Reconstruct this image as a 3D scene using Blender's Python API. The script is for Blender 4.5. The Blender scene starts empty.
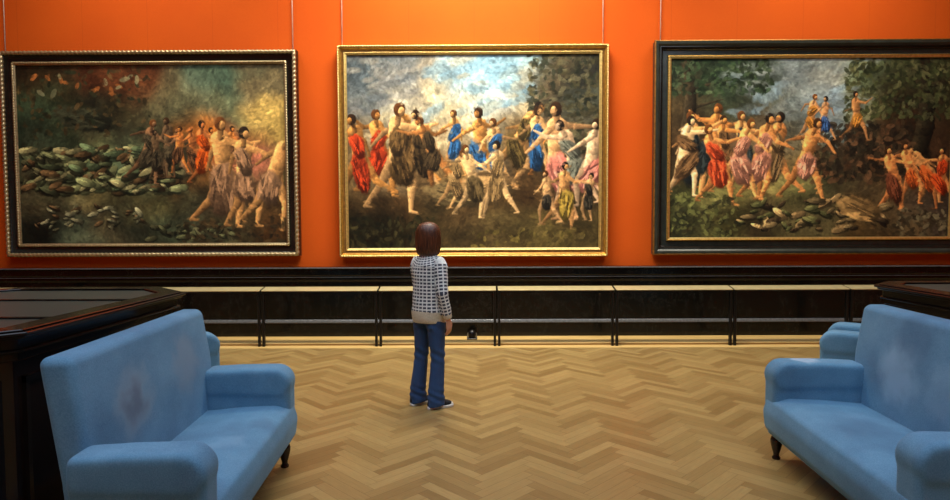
import bpy, bmesh, math, random
import numpy as np
from mathutils import Vector, Matrix
random.seed(7)
PI = math.pi
C = bpy.context.scene.collection

# ------------------------------------------------------------------ materials
def s2l(c):
    return tuple(((v/255.0)/12.92 if v/255.0 <= .04045 else (((v/255.0)+.055)/1.055)**2.4) for v in c)

class NT:
    def __init__(s, name):
        s.m = bpy.data.materials.new(name); s.m.use_nodes = True
        s.t = s.m.node_tree; s.n = s.t.nodes; s.l = s.t.links
        s.b = s.n['Principled BSDF']
        s.tc = s.n.new('ShaderNodeTexCoord')
    def set(s, k, v):
        if isinstance(v, bpy.types.NodeSocket): s.l.new(v, s.b.inputs[k])
        else: s.b.inputs[k].default_value = (*v, 1) if isinstance(v, tuple) and len(v) == 3 and k != 'Subsurface Radius' else v
        return s
    def math(s, op, a, b=None, c=None):
        n = s.n.new('ShaderNodeMath'); n.operation = op
        for i, v in enumerate((a, b, c)):
            if v is None: continue
            if isinstance(v, bpy.types.NodeSocket): s.l.new(v, n.inputs[i])
            else: n.inputs[i].default_value = v
        return n.outputs[0]
    def noise(s, scale, vec=None, detail=3, rough=.5):
        n = s.n.new('ShaderNodeTexNoise'); n.inputs['Scale'].default_value = scale
        n.inputs['Detail'].default_value = detail; n.inputs['Roughness'].default_value = rough
        s.l.new(vec if vec is not None else s.tc.outputs['Object'], n.inputs['Vector'])
        return n.outputs['Fac']
    def mapv(s, scale=(1, 1, 1), loc=(0, 0, 0), rot=(0, 0, 0), src=None):
        n = s.n.new('ShaderNodeMapping'); n.inputs['Scale'].default_value = scale
        n.inputs['Location'].default_value = loc; n.inputs['Rotation'].default_value = rot
        s.l.new(src if src is not None else s.tc.outputs['Object'], n.inputs['Vector'])
        return n.outputs[0]
    def ramp(s, fac, stops):
        n = s.n.new('ShaderNodeValToRGB'); e = n.color_ramp.elements
        while len(e) < len(stops): e.new(.5)
        for q, (p, c) in zip(e, stops):
            q.position = p; q.color = (*c, 1) if len(c) == 3 else c
        s.l.new(fac, n.inputs[0]); return n.outputs[0]
    def mix(s, fac, a, b, mode='MIX'):
        n = s.n.new('ShaderNodeMix'); n.data_type = 'RGBA'; n.blend_type = mode
        for i, v in ((0, fac), (6, a), (7, b)):
            if isinstance(v, bpy.types.NodeSocket): s.l.new(v, n.inputs[i])
            else: n.inputs[i].default_value = (*v, 1) if isinstance(v, tuple) else v
        return n.outputs[2]
    def bump(s, h, strength=.3, dist=.005):
        n = s.n.new('ShaderNodeBump'); n.inputs['Strength'].default_value = strength
        n.inputs['Distance'].default_value = dist
        s.l.new(h, n.inputs['Height']); s.l.new(n.outputs[0], s.b.inputs['Normal']); return s
    def sep(s, v):
        n = s.n.new('ShaderNodeSeparateXYZ'); s.l.new(v, n.inputs[0]); return n.outputs
    def comb(s, x, y, z=0.0):
        n = s.n.new('ShaderNodeCombineXYZ')
        for i, v in enumerate((x, y, z)):
            if isinstance(v, bpy.types.NodeSocket): s.l.new(v, n.inputs[i])
            else: n.inputs[i].default_value = v
        return n.outputs[0]

def plain(name, col, rough=.5, metal=0., var=.15, scale=20, coat=0., bump=0.):
    k = NT(name)
    f = k.noise(scale)
    a = tuple(max(0, c*(1-var)) for c in col); b = tuple(min(1, c*(1+var)) for c in col)
    k.set('Base Color', k.ramp(f, [(.3, a), (.7, b)]))
    k.set('Roughness', rough); k.set('Metallic', metal)
    if coat: k.set('Coat Weight', coat); k.set('Coat Roughness', .08)
    if bump: k.bump(f, bump, .004)
    return k.m

M = {}
def mk_wall():
    k = NT('orange wall cloth')
    f = k.noise(1.1, detail=4); g = k.noise(260, detail=2)
    c = k.ramp(f, [(.3, s2l((196, 80, 10))), (.7, s2l((206, 88, 11)))])
    c = k.mix(.25, c, k.ramp(g, [(.3, s2l((165, 54, 8))), (.7, s2l((222, 94, 18)))]))
    k.set('Base Color', c).set('Roughness', .85); k.set('Specular IOR Level', .2)
    # seams of the cloth panels every 0.9 m
    x = k.sep(k.tc.outputs['Object'])[0]
    fr = k.math('FRACT', k.math('DIVIDE', k.math('ADD', x, 20.3), .92))
    line = k.math('LESS_THAN', fr, .006)
    k.set('Base Color', k.mix(k.math('MULTIPLY', line, .35), c, s2l((150, 52, 10))))
    k.bump(g, .15, .002); return k.m
M['wall'] = mk_wall()

def mk_floor(name, dark, light, rot=-PI/4, n=6, W=.079):
    k = NT(name)
    v = k.mapv(scale=(1/W, 1/W, 1), rot=(0, 0, rot), loc=(.13, .4, 0))
    X, Y, _ = k.sep(v)
    i = k.math('FLOOR', X); j = k.math('FLOOR', Y)
    kk = k.math('FLOORED_MODULO', k.math('SUBTRACT', i, j), 2.0*n)
    ish = k.math('LESS_THAN', kk, n-.5)
    m = k.math('SUBTRACT', 2.0*n-1, kk)
    inv = k.math('SUBTRACT', 1.0, ish)
    # origin of the slat that holds this cell
    ox = k.math('SUBTRACT', i, k.math('MULTIPLY', ish, kk))
    oy = k.math('SUBTRACT', j, k.math('MULTIPLY', inv, m))
    lx = k.math('SUBTRACT', X, ox); ly = k.math('SUBTRACT', Y, oy)
    al = k.math('ADD', k.math('MULTIPLY', ish, lx), k.math('MULTIPLY', inv, ly))
    ac = k.math('ADD', k.math('MULTIPLY', ish, ly), k.math('MULTIPLY', inv, lx))
    idv = k.comb(ox, oy, ish)
    wn = k.n.new('ShaderNodeTexWhiteNoise'); wn.noise_dimensions = '3D'; k.l.new(idv, wn.inputs[0])
    r = wn.outputs['Value']
    gv = k.comb(k.math('ADD', k.math('MULTIPLY', al, .35), k.math('MULTIPLY', r, 50)), k.math('MULTIPLY', ac, 5.0), r)
    g = k.noise(1.6, gv, detail=5, rough=.65)
    base = k.ramp(r, [(0, dark), (.35, tuple(.6*a+.4*b for a, b in zip(dark, light))), (.75, tuple(.2*a+.8*b for a, b in zip(dark, light))), (1, light)])
    c = k.mix(k.math('MULTIPLY', k.math('SUBTRACT', g, .3), .9), base, tuple(x*.55 for x in dark))
    big = k.noise(.55, detail=3)
    c = k.mix(k.math('MULTIPLY', big, .30), c, tuple(x*.8 for x in dark))
    # fine dark joints
    e1 = k.math('LESS_THAN', k.math('MINIMUM', ac, k.math('SUBTRACT', 1.0, ac)), .028)
    e2 = k.math('LESS_THAN', k.math('MINIMUM', al, k.math('SUBTRACT', float(n), al)), .03)
    e = k.math('MAXIMUM', e1, e2)
    c = k.mix(k.math('MULTIPLY', e, .45), c, s2l((88, 62, 30)))
    k.set('Base Color', c)
    sm = k.noise(3.0, detail=4)
    k.set('Roughness', k.math('ADD', .24, k.math('MULTIPLY', sm, .22)))
    k.set('Specular IOR Level', .5)
    k.bump(k.math('SUBTRACT', g, k.math('MULTIPLY', e, 1.0)), .12, .002)
    return k.m
M['floor'] = mk_floor('oak herringbone parquet', s2l((136, 109, 62)), s2l((176, 150, 94)))

def mk_board(name, dark, light, axis=0, rough=.3):
    k = NT(name)
    sc = [28, 28, 28]; sc[axis] = 1.6
    g = k.noise(1.0, k.mapv(scale=tuple(sc)), detail=5, rough=.6)
    k.set('Base Color', k.ramp(g, [(.3, dark), (.7, light)])); k.set('Roughness', rough)
    k.bump(g, .1, .002); return k.m
M['border_lit'] = mk_board('oak boards with lamp spill', s2l((182, 150, 86)), s2l((216, 184, 118)), rough=.5)  # pale wood tone also holds wall-lamp light spilled along the wall base
M['riser'] = mk_board('step edge wood', s2l((120, 88, 42)), s2l((150, 112, 58)))

def mk_marble():
    k = NT('black speckled marble')
    f = k.noise(60, detail=5, rough=.7)
    v = k.n.new('ShaderNodeTexVoronoi'); v.inputs['Scale'].default_value = 9
    k.l.new(k.tc.outputs['Object'], v.inputs['Vector'])
    spot = k.math('LESS_THAN', v.outputs['Distance'], .035)
    c = k.ramp(f, [(.45, s2l((7, 7, 6))), (.85, s2l((26, 25, 20)))])
    vein = k.noise(2.2, k.mapv(scale=(1, 1, .5)), detail=8, rough=.75)
    vm = k.math('LESS_THAN', k.math('ABSOLUTE', k.math('SUBTRACT', vein, .5)), .0012)
    c = k.mix(k.math('MULTIPLY', k.math('MAXIMUM', k.math('MULTIPLY', spot, .8), vm), .35), c, s2l((120, 116, 104)))
    k.set('Base Color', c).set('Roughness', .2); k.set('Specular IOR Level', .35); return k.m
M['marble'] = mk_marble()
M['marble_glint'] = plain('marble moulding with painted glint', s2l((92, 94, 96)), .12, var=.25, scale=40)  # grey lifted well above the black marble to paint the ledge highlight
M['dark_wood'] = mk_board('ebonised case wood', s2l((22, 13, 11)), s2l((38, 24, 19)), 1, .22)
M['black_metal'] = plain('black lacquered steel', s2l((20, 19, 18)), .32, .3, .1)
M['case_trim'] = plain('black polished case moulding', s2l((22, 18, 17)), .2, 0, .2)
M['case_trim'].node_tree.nodes['Principled BSDF'].inputs['Specular IOR Level'].default_value = .35
M['rail_top'] = plain('pale brushed rail board', s2l((214, 200, 148)), .25, .4, .08, 8)
M['gold'] = plain('old gilding', s2l((186, 142, 62)), .38, .75, .3, 30, bump=.3)
M['gold_bright'] = plain('burnished gilding', s2l((222, 190, 112)), .3, .75, .2, 30)
M['gold_dark'] = plain('brown toned gilding', s2l((132, 92, 36)), .45, .6, .35, 25, bump=.3)
M['silver_gilt'] = plain('silvered gilding', s2l((176, 158, 118)), .36, .7, .3, 40)
M['frame_black'] = plain('ebonised frame wood', s2l((26, 25, 21)), .24, 0, .3, 12)
M['frame_green'] = plain('dark green black frame wood', s2l((44, 50, 44)), .3, 0, .3, 12)
M['canvas_back'] = plain('linen', s2l((120, 105, 80)), .9)
M['cord'] = plain('pale hanging cord', s2l((255, 226, 206)), .6)
M['velvet_dark'] = None

def mk_velvet(name, spots):
    k = NT(name)
    f = k.noise(2.4, detail=5, rough=.6); fine = k.noise(180, detail=2)
    st = k.noise(1.0, k.mapv(scale=(3.0, 9.0, 2.0)), detail=4, rough=.6)
    c = k.ramp(f, [(.28, s2l((62, 104, 132))), (.5, s2l((82, 132, 160))), (.75, s2l((108, 158, 184)))])
    c = k.mix(k.math('MULTIPLY', st, .4), c, s2l((118, 160, 188)))
    c = k.mix(.22, c, k.ramp(fine, [(.35, s2l((50, 84, 116))), (.65, s2l((126, 164, 194)))]))
    # worn patches of the pile
    for (p, rad, col, amt) in spots:
        vd = k.n.new('ShaderNodeVectorMath'); vd.operation = 'DISTANCE'
        wob = k.n.new('ShaderNodeTexNoise'); wob.inputs['Scale'].default_value = 7; wob.inputs['Detail'].default_value = 5
        k.l.new(k.tc.outputs['Object'], wob.inputs['Vector'])
        ad = k.n.new('ShaderNodeVectorMath'); ad.operation = 'MULTIPLY_ADD'
        k.l.new(wob.outputs['Color'], ad.inputs[0]); ad.inputs[1].default_value = (.22,)*3
        k.l.new(k.tc.outputs['Object'], ad.inputs[2])
        k.l.new(ad.outputs[0], vd.inputs[0]); vd.inputs[1].default_value = tuple(q+.11 for q in p)
        mr = k.n.new('ShaderNodeMapRange'); mr.interpolation_type = 'SMOOTHSTEP'
        k.l.new(vd.outputs['Value'], mr.inputs[0])
        mr.inputs[1].default_value = rad; mr.inputs[2].default_value = rad*.35
        mr.inputs[3].default_value = 0; mr.inputs[4].default_value = amt
        c = k.mix(mr.outputs[0], c, col)
    k.set('Base Color', c).set('Roughness', .8)
    k.set('Sheen Weight', .35); k.set('Sheen Roughness', .4); k.set('Sheen Tint', (*s2l((150, 190, 220)), 1))
    k.set('Specular IOR Level', .25)
    k.bump(fine, .12, .003); return k.m

def mk_glass():
    k = NT('case glazing'); k.set('Base Color', s2l((84, 96, 84))); k.set('Roughness', .38); k.set('Specular IOR Level', .3)
    k.set('Transmission Weight', .55); k.set('IOR', 1.5); k.set('Alpha', .9); return k.m
M['glass'] = mk_glass()

# ------------------------------------------------------------------ mesh helpers
def link(name, bm, mats, parent=None, smooth=False, auto=None):
    me = bpy.data.meshes.new(name); bmesh.ops.recalc_face_normals(bm, faces=bm.faces)
    bm.to_mesh(me); bm.free()
    for m in (mats if isinstance(mats, (list, tuple)) else [mats]): me.materials.append(m)
    if smooth or auto:
        me.polygons.foreach_set('use_smooth', [True]*len(me.polygons))
        if auto: me.set_sharp_from_angle(angle=math.radians(auto))
    o = bpy.data.objects.new(name, me); C.objects.link(o)
    if parent: o.parent = parent
    return o
def thing(name, label, cat, loc=(0, 0, 0), rz=0, group=None):
    o = bpy.data.objects.new(name, None); C.objects.link(o); o.empty_display_size = .1
    o.location = loc; o.rotation_euler = (0, 0, rz); o['label'] = label; o['category'] = cat
    if group: o['group'] = group
    return o
def tag(o, label, cat, group=None):
    o['label'] = label; o['category'] = cat
    if group: o['group'] = group
    return o
def struct(o): o['kind'] = 'structure'; return o
def box(bm, a, b, bev=0, seg=2):
    r = bmesh.ops.create_cube(bm, size=1.0); vs = r['verts']
    for v in vs:
        v.co = Vector([(a[i]+b[i])/2 + v.co[i]*(b[i]-a[i]) for i in range(3)])
    if bev:
        es = list({e for v in vs for e in v.link_edges})
        bmesh.ops.bevel(bm, geom=es, offset=bev, segments=seg, profile=.5, affect='EDGES')
def prism(bm, pts, lo, hi, plane='yz', bev=0, seg=3):
    # closed polygon pts in the plane, extruded along the third axis from lo to hi
    def P(u, v, w):
        return {'yz': (w, u, v), 'xz': (u, w, v), 'xy': (u, v, w)}[plane]
    A = [bm.verts.new(P(u, v, lo)) for u, v in pts]; B = [bm.verts.new(P(u, v, hi)) for u, v in pts]
    n = len(pts); fs = [bm.faces.new(A), bm.faces.new(list(reversed(B)))]
    for i in range(n): fs.append(bm.faces.new((A[i], B[i], B[(i+1) % n], A[(i+1) % n])))
    bmesh.ops.recalc_face_normals(bm, faces=fs)
    if bev:
        es = list({e for f in fs for e in f.edges})
        bmesh.ops.bevel(bm, geom=es, offset=bev, segments=seg, profile=.5, affect='EDGES', clamp_overlap=True)
def tube(bm, pts, rad, n=16, up=Vector((0, 1, 0)), cap=True):
    # closed loft along points; rad entries are r or (r_side, r_up)
    pts = [Vector(p) for p in pts]; rings = []
    for i, p in enumerate(pts):
        t = (pts[min(i+1, len(pts)-1)]-pts[max(i-1, 0)]).normalized()
        s = t.cross(up)
        if s.length < 1e-4: s = t.cross(Vector((1, 0, 0)))
        s.normalize(); u = s.cross(t).normalized()
        r = rad[i]; rs, ru = r if isinstance(r, tuple) else (r, r)
        rings.append([bm.verts.new(p+s*rs*math.cos(2*PI*k/n)+u*ru*math.sin(2*PI*k/n)) for k in range(n)])
    for a, b in zip(rings, rings[1:]):
        for k in range(n): bm.faces.new((a[k], a[(k+1) % n], b[(k+1) % n], b[k]))
    if cap:
        bm.faces.new(list(reversed(rings[0]))); bm.faces.new(rings[-1])
def ball(bm, c, r, seg=16):
    m = Matrix.Translation(c) @ Matrix.Diagonal((*(r if isinstance(r, tuple) else (r,)*3), 1))
    bmesh.ops.create_uvsphere(bm, u_segments=seg, v_segments=seg//2+2, radius=1, matrix=m)
def lathe(bm, prof, c=(0, 0), n=24):
    rings = []
    for r, z in prof:
        rings.append([bm.verts.new((c[0]+r*math.cos(2*PI*k/n), c[1]+r*math.sin(2*PI*k/n), z)) for k in range(n)])
    for a, b in zip(rings, rings[1:]):
        for k in range(n): bm.faces.new((a[k], a[(k+1) % n], b[(k+1) % n], b[k]))
    bm.faces.new(list(reversed(rings[0]))); bm.faces.new(rings[-1])
def remesh(bm, voxel, smooth=3):
    # one continuous skin from overlapping closed shapes
    bmesh.ops.recalc_face_normals(bm, faces=bm.faces)
    me = bpy.data.meshes.new('tmp'); bm.to_mesh(me); bm.free()
    o = bpy.data.objects.new('tmp', me); C.objects.link(o)
    m = o.modifiers.new('r', 'REMESH'); m.mode = 'VOXEL'; m.voxel_size = voxel
    s = o.modifiers.new('s', 'SMOOTH'); s.factor = .6; s.iterations = smooth
    dg = bpy.context.evaluated_depsgraph_get()
    out = bpy.data.meshes.new_from_object(o.evaluated_get(dg))
    bpy.data.objects.remove(o); bpy.data.meshes.remove(me)
    b2 = bmesh.new(); b2.from_mesh(out); bpy.data.meshes.remove(out)
    return b2

# ------------------------------------------------------------------ the room
YW = 8.84
XL, XR, YB, ZC = -9.5, 9.5, -7.0, 7.2
def setting():
    b = bmesh.new(); box(b, (XL, YB, -.1), (XR, YW+.2, 0)); struct(link('floor', b, M['floor']))
    b = bmesh.new(); box(b, (XL, YW, 0), (XR, YW+.2, ZC)); struct(link('wall_back', b, M['wall']))
    b = bmesh.new(); box(b, (XL-.2, YB, 0), (XL, YW+.2, ZC)); struct(link('wall_left', b, M['wall']))
    b = bmesh.new(); box(b, (XR, YB, 0), (XR+.2, YW+.2, ZC)); struct(link('wall_right', b, M['wall']))
    b = bmesh.new(); box(b, (XL, YB-.2, 0), (XR, YB, ZC)); struct(link('wall_front', b, M['wall']))
    b = bmesh.new()
    hx, y0, y1 = 4.6, -2.2, 5.8         # opening of the laylight
    cream = plain('cream plaster', s2l((200, 188, 165)), .8)
    box(b, (XL, YB, ZC), (-hx, YW+.2, ZC+.2)); box(b, (hx, YB, ZC), (XR, YW+.2, ZC+.2))
    box(b, (-hx, YB, ZC), (hx, y0, ZC+.2)); box(b, (-hx, y1, ZC), (hx, YW+.2, ZC+.2))
    struct(link('ceiling', b, cream))
    k = NT('laylight glass'); k.set('Base Color', (.8, .85, .9)); k.set('Emission Color', (*s2l((214, 232, 255)), 1)); k.set('Emission Strength', SKY)
    b = bmesh.new(); box(b, (-hx, y0, ZC+.08), (hx, y1, ZC+.12)); struct(link('window_1', b, k.m))
    # black marble dado: moulded section swept along the wall, joints in the slabs
    b = bmesh.new()
    prof = [(YW, .02), (YW-.13, .02), (YW-.13, .235), (YW-.115, .252), (YW-.075, .262), (YW-.07, .72), (YW-.085, .745),
            (YW-.085, .80), (YW-.10, .83), (YW-.10, .862), (YW-.115, .872), (YW-.115, .885), (YW-.125, .90), (YW-.125, .975), (YW-.155, .99), (YW-.155, 1.008), (YW, 1.014)]
    prism(b, prof, XL, XR)
    o = link('baseboard_back', b, M['marble'], auto=25); struct(o)
    # narrow polished fillets, their bright highlight painted in as pale grey
    b = bmesh.new()
    box(b, (XL, YW-.122, .866), (XR, YW-.11, .874), .002)
    prism(b, [(YW-.10, .22), (YW-.142, .22), (YW-.142, .232), (YW-.126, .262), (YW-.10, .268)], XL, XR, 'yz', .003, 2)
    box(b, (XL, YW-.16, .992), (XR, YW-.15, 1.012), .005, 2)
    struct(link('trim_1', b, M['marble_glint'], auto=40))
    # low wooden step along the wall, herringbone on top
    b = bmesh.new(); box(b, (XL, 8.215, 0), (XR, YW, .028), .004); struct(link('trim_2', b, M['border_lit']))
    b = bmesh.new(); box(b, (XL, 8.200, 0), (XR, 8.216, .022)); struct(link('trim_3', b, M['riser']))
    b = bmesh.new(); box(b, (XL, 8.03, 0), (XR, 8.2, .0015)); struct(link('trim_4', b, M['border_lit']))  # border strip, coloured paler where lamp light pools on the floor
SKY = 2.75
setting()

# ------------------------------------------------------------------ barriers
def barrier(x0, x1, label):
    t = thing('barrier', label, 'barrier', ((x0+x1)/2, 8.13, 0), 0, 'barrier units along the wall')
    h = (x1-x0)/2-.012
    for s in (-1, 1):
        b = bmesh.new(); cx = s*(h-.017)
        prism(b, [(.0, 0), (.045, 0), (.045, .755), (.0, .747)], cx-.016, cx+.016, bev=.003, seg=1)
        box(b, (cx-.015, .02, .70), (cx+.015, .17, .735), .002, 1)
        link('post', b, M['black_metal'], t, auto=30)
    b = bmesh.new()
    prism(b, [(-.008, .738), (.17, .772), (.168, .782), (-.01, .750)], -h, h, bev=.002, seg=1)
    link('top_board', b, M['rail_top'], t, auto=30)
    b = bmesh.new()
    prism(b, [(-.006, .722), (.0, .722), (.17, .755), (.17, .769), (-.006, .735)], -h+.004, h-.004)
    link('under_frame', b, M['black_metal'], t)
    return t
xs = [-7.62, -6.05, -4.46, -2.89, -1.335, .235, 1.79, 3.345, 4.87, 6.4]
names = ['black two-legged barrier unit at the far left, showing behind the left display case',
         'black barrier unit with pale top just above the back edge of the left display case',
         'black barrier unit left of the first visible posts, ending behind the left blue sofa',
         'black barrier unit between the left sofa and the standing woman',
         'black barrier unit with pale top directly in front of the standing woman',
         'black barrier unit below the right half of the middle painting',
         'black barrier unit below the left end of the right painting',
         'black barrier unit whose right post stands just left of the right display case',
         'black barrier unit at far right, mostly behind the right display case']
for a, bb, nm in zip(xs, xs[1:], names): barrier(a, bb, nm)

# ------------------------------------------------------------------ floor device
t = thing('spotlight', 'small black domed floor spotlight standing on the low step below the middle painting', 'lamp', (-.10, 8.50, .028))
b = bmesh.new(); prism(b, [(-.072, 0), (.072, 0), (.06, .018), (-.06, .018)], -.055, .055, 'xz', .003, 1); link('base', b, M['black_metal'], t)
b = bmesh.new(); lathe(b, [(.046, .018), (.052, .04), (.052, .07), (.045, .1), (.028, .122), (.006, .130)]); link('dome', b, M['black_metal'], t, True)
for s in (-1, 1):
    b = bmesh.new(); prism(b, [(s*.053, .012), (s*.072, .012), (s*.062, .085), (s*.053, .085)], -.012, .012, 'xz')
    o = link('bracket', b, plain('pale metal clip', s2l((150, 146, 132)), .3, .6), t); o['label'] = 'pale metal side clip'

# ------------------------------------------------------------------ paintings
def vnoise(rs, h, w, cells, octaves=4):
    out = np.zeros((h, w)); amp = 1; tot = 0; cx = cells; cy = max(2, cells*h/w)
    for _ in range(octaves):
        g = rs.rand(int(cy)+3, int(cx)+3)
        yy = np.linspace(0, cy, h); xx = np.linspace(0, cx, w)
        yi = yy.astype(int); xi = xx.astype(int); fy = (yy-yi); fx = (xx-xi)
        fy = (fy*fy*(3-2*fy))[:, None]; fx = (fx*fx*(3-2*fx))[None, :]
        a = g[yi][:, xi]; bq = g[yi][:, xi+1]; c = g[yi+1][:, xi]; d = g[yi+1][:, xi+1]
        out += amp*((a*(1-fx)+bq*fx)*(1-fy)+(c*(1-fx)+d*fx)*fy); tot += amp
        amp *= .55; cx *= 2; cy *= 2
    return out/tot
def resample(g, h, w, wy, wx):
    gh, gw = g.shape[:2]
    yy = np.clip((np.arange(h)[:, None]+.5)/h*gh-.5+wy, 0, gh-1.001); xx = np.clip((np.arange(w)[None, :]+.5)/w*gw-.5+wx, 0, gw-1.001)
    yi = yy.astype(int); xi = xx.astype(int); fy = (yy-yi)[..., None]; fx = (xx-xi)[..., None]
    fy = fy*fy*(3-2*fy); fx = fx*fx*(3-2*fx)
    yi1 = np.minimum(yi+1, gh-1); xi1 = np.minimum(xi+1, gw-1)
    return (g[yi, xi]*(1-fx)+g[yi, xi1]*fx)*(1-fy)+(g[yi1, xi]*(1-fx)+g[yi1, xi1]*fx)*fy
class Art:
    # a generic crowded scene laid in with soft dabs, folds and rounded limbs
    def __init__(s, seed, grid, w, h, warp=.9, edge=.0):
        s.rs = rs = np.random.RandomState(seed); s.w, s.h = w, h
        g = np.array(grid, float)
        n1 = vnoise(rs, h, w, 6, 3)-.5; n2 = vnoise(rs, h, w, 6, 3)-.5
        s.img = resample(g, h, w, n1*warp*2, n2*warp*2)
        s.rag = vnoise(rs, h, w, 45, 3); s.fl = vnoise(rs, h, w, 5, 2)*PI*2
        s.img *= (1+(vnoise(rs, h, w, 14, 4)-.5)[..., None]*.8)
    def dab(s, cx, cy, a, b, th, col, op=.8, shade=.0, soft=3.0, rag=.8):
        R = int(max(a, b)*1.2)+2
        x0, x1, y0, y1 = max(0, int(cx-R)), min(s.w, int(cx+R)), max(0, int(cy-R)), min(s.h, int(cy+R))
        if x1 <= x0 or y1 <= y0: return
        yy, xx = np.mgrid[y0:y1, x0:x1]; dx = xx-cx; dy = yy-cy
        u = (dx*math.cos(th)+dy*math.sin(th))/a; v = (-dx*math.sin(th)+dy*math.cos(th))/b
        d = u*u+v*v+(s.rag[y0:y1, x0:x1]-.5)*rag
        al = np.clip((1.0-d)*soft, 0, 1)[..., None]*op
        sh = 1-shade*np.clip((dx*.6+dy*.8)/max(a, b)*1.2+.1, -1, 1)
        s.img[y0:y1, x0:x1] = s.img[y0:y1, x0:x1]*(1-al)+np.array(col)[None, None]*sh[..., None]*al
    def limb(s, p, q, r0, r1, col, shade=.55):
        R = max(r0, r1)+2
        x0, x1 = max(0, int(min(p[0], q[0])-R)), min(s.w, int(max(p[0], q[0])+R)+1)
        y0, y1 = max(0, int(min(p[1], q[1])-R)), min(s.h, int(max(p[1], q[1])+R)+1)
        if x1 <= x0 or y1 <= y0: return
        yy, xx = np.mgrid[y0:y1, x0:x1]; dx, dy = q[0]-p[0], q[1]-p[1]; L2 = dx*dx+dy*dy+1e-6
        f = np.clip(((xx-p[0])*dx+(yy-p[1])*dy)/L2, 0, 1)
        ex = xx-(p[0]+f*dx); ey = yy-(p[1]+f*dy); r = r0+(r1-r0)*f
        d = np.hypot(ex, ey)/r+(s.rag[y0:y1, x0:x1]-.5)*.25
        al = np.clip((1-d)*r*.7, 0, 1)[..., None]
        sh = 1.06-shade*np.clip((ex*.75+ey*.65)/r+.15, -.5, 1)
        s.img[y0:y1, x0:x1] = s.img[y0:y1, x0:x1]*(1-al)+np.array(col)[None, None]*sh[..., None]*al
    def cloth(s, x, y, a, b, th, col, n=16):
        s.dab(x, y, a, b, th, np.array(col)*.8, .95, .5, 3, .7)
        for k in range(n):
            t = s.rs.uniform(-1, 1); px = x-math.sin(th)*b*t*.7; py = y+math.cos(th)*b*t*.7
            o = s.rs.uniform(-.4, .4)*a
            s.dab(px+math.cos(th)*o, py+math.sin(th)*o, a*s.rs.uniform(.3, .6), b*s.rs.uniform(.06, .16), th+s.rs.normal()*.18, np.clip(np.array(col)*s.rs.choice([.45, .65, 1.15, 1.35]), 3, 245), .7)
    def figure(s, x, y, H, col, lean=0., drape=None, hair=(50, 34, 20), face=1):
        # x, y = hips in fractions; H = height as a fraction of the canvas
        rs = s.rs; x *= s.w; y *= s.h; H *= s.h; col = np.array(col, float)
        up = lambda l, a: (math.sin(a)*l, -math.cos(a)*l)
        dark = col*.72
        tx, ty = up(.30*H, lean); sx, sy = x+tx, y+ty                     # shoulders
        hx, hy = sx+up(.11*H, lean*1.3)[0]+face*.01*H, sy+up(.11*H, lean*1.3)[1]
        for i, sg in enumerate((-1, 1)):
            a1 = rs.uniform(.1, .55)*sg-lean*.4; k = (x+sg*.04*H+math.sin(a1)*.25*H, y+math.cos(a1)*.24*H)
            a2 = a1-face*rs.uniform(.1, .6); f = (k[0]+math.sin(a2)*.24*H, k[1]+math.cos(a2)*.23*H)
            c = dark if i == 0 else col
            s.limb((x+sg*.03*H, y), k, .062*H, .042*H, c); s.limb(k, f, .042*H, .022*H, c); s.limb(f, (f[0]+face*.055*H, f[1]+.008*H), .02*H, .014*H, c)
        a = rs.uniform(.1, 1.5)*-face; e = (sx+math.sin(a)*.15*H, sy+math.cos(a)*.15*H); a += rs.uniform(-.9, .9)
        s.limb((sx, sy), e, .035*H, .028*H, dark); s.limb(e, (e[0]+math.sin(a)*.15*H, e[1]+math.cos(a)*.15*H), .027*H, .017*H, dark)
        s.limb((x, y), ((x+sx)/2, (y+sy)/2), .075*H, .075*H, col); s.limb(((x+sx)/2, (y+sy)/2), (sx, sy+.02*H), .075*H, .088*H, col)
        if drape is not None:
            L_ = rs.uniform(.15, .27)
            s.cloth(x+rs.normal()*.02*H, y+L_*.5*H, L_*H, rs.uniform(.09, .13)*H, PI/2+rs.normal()*.3, drape, 22)
            if rs.rand() < .5: s.cloth((x+sx)/2, (y+sy)/2, .15*H, .08*H, PI/2+lean+rs.normal()*.5, drape, 14)
        a = rs.uniform(.2, 1.6)*face; e = (sx+face*.05*H+math.sin(a)*.15*H, sy+math.cos(a)*.15*H); a += rs.uniform(-.3, 1.1)*face
        s.limb((sx+face*.04*H, sy+.02*H), e, .036*H, .029*H, col); s.limb(e, (e[0]+math.sin(a)*.15*H, e[1]+math.cos(a)*.15*H), .028*H, .016*H, col)
        s.limb((sx, sy), (hx, hy), .03*H, .03*H, dark)
        s.dab(hx, hy-.01*H, .052*H, .062*H, 0, hair, 1, .3, 5, .3)
        s.dab(hx+face*.02*H, hy+.008*H, .03*H, .042*H, 0, col*.92, .95, .6, 4, .5)
    def tree(s, x, y0, y1, r, col, lean=0):
        x *= s.w; y0 *= s.h; y1 *= s.h; r *= s.h; p = (x, y1)
        for k in range(6):
            q = (x+lean*s.h*(k+1)/6+s.rs.normal()*r*.4, y1+(y0-y1)*(k+1)/6); s.limb(p, q, r*(1-.07*k), r*(1-.07*(k+1)), col, .6)
            if k > 1: s.limb(q, (q[0]+s.rs.choice([-1, 1])*r*s.rs.uniform(3, 6), q[1]-r*s.rs.uniform(1, 3)), r*.35, r*.12, col)
            p = q
    def leaves(s, x0, x1, y0, y1, n, cols, a=(2.5, 7)):
        for k in range(n):
            c = np.array(cols[s.rs.randint(len(cols))])*s.rs.uniform(.7, 1.2); r = s.rs.uniform(*a)
            s.dab(s.rs.uniform(x0, x1)*s.w, s.rs.uniform(y0, y1)*s.h, r, r*.5, s.rs.uniform(0, PI), c, .75)
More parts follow.
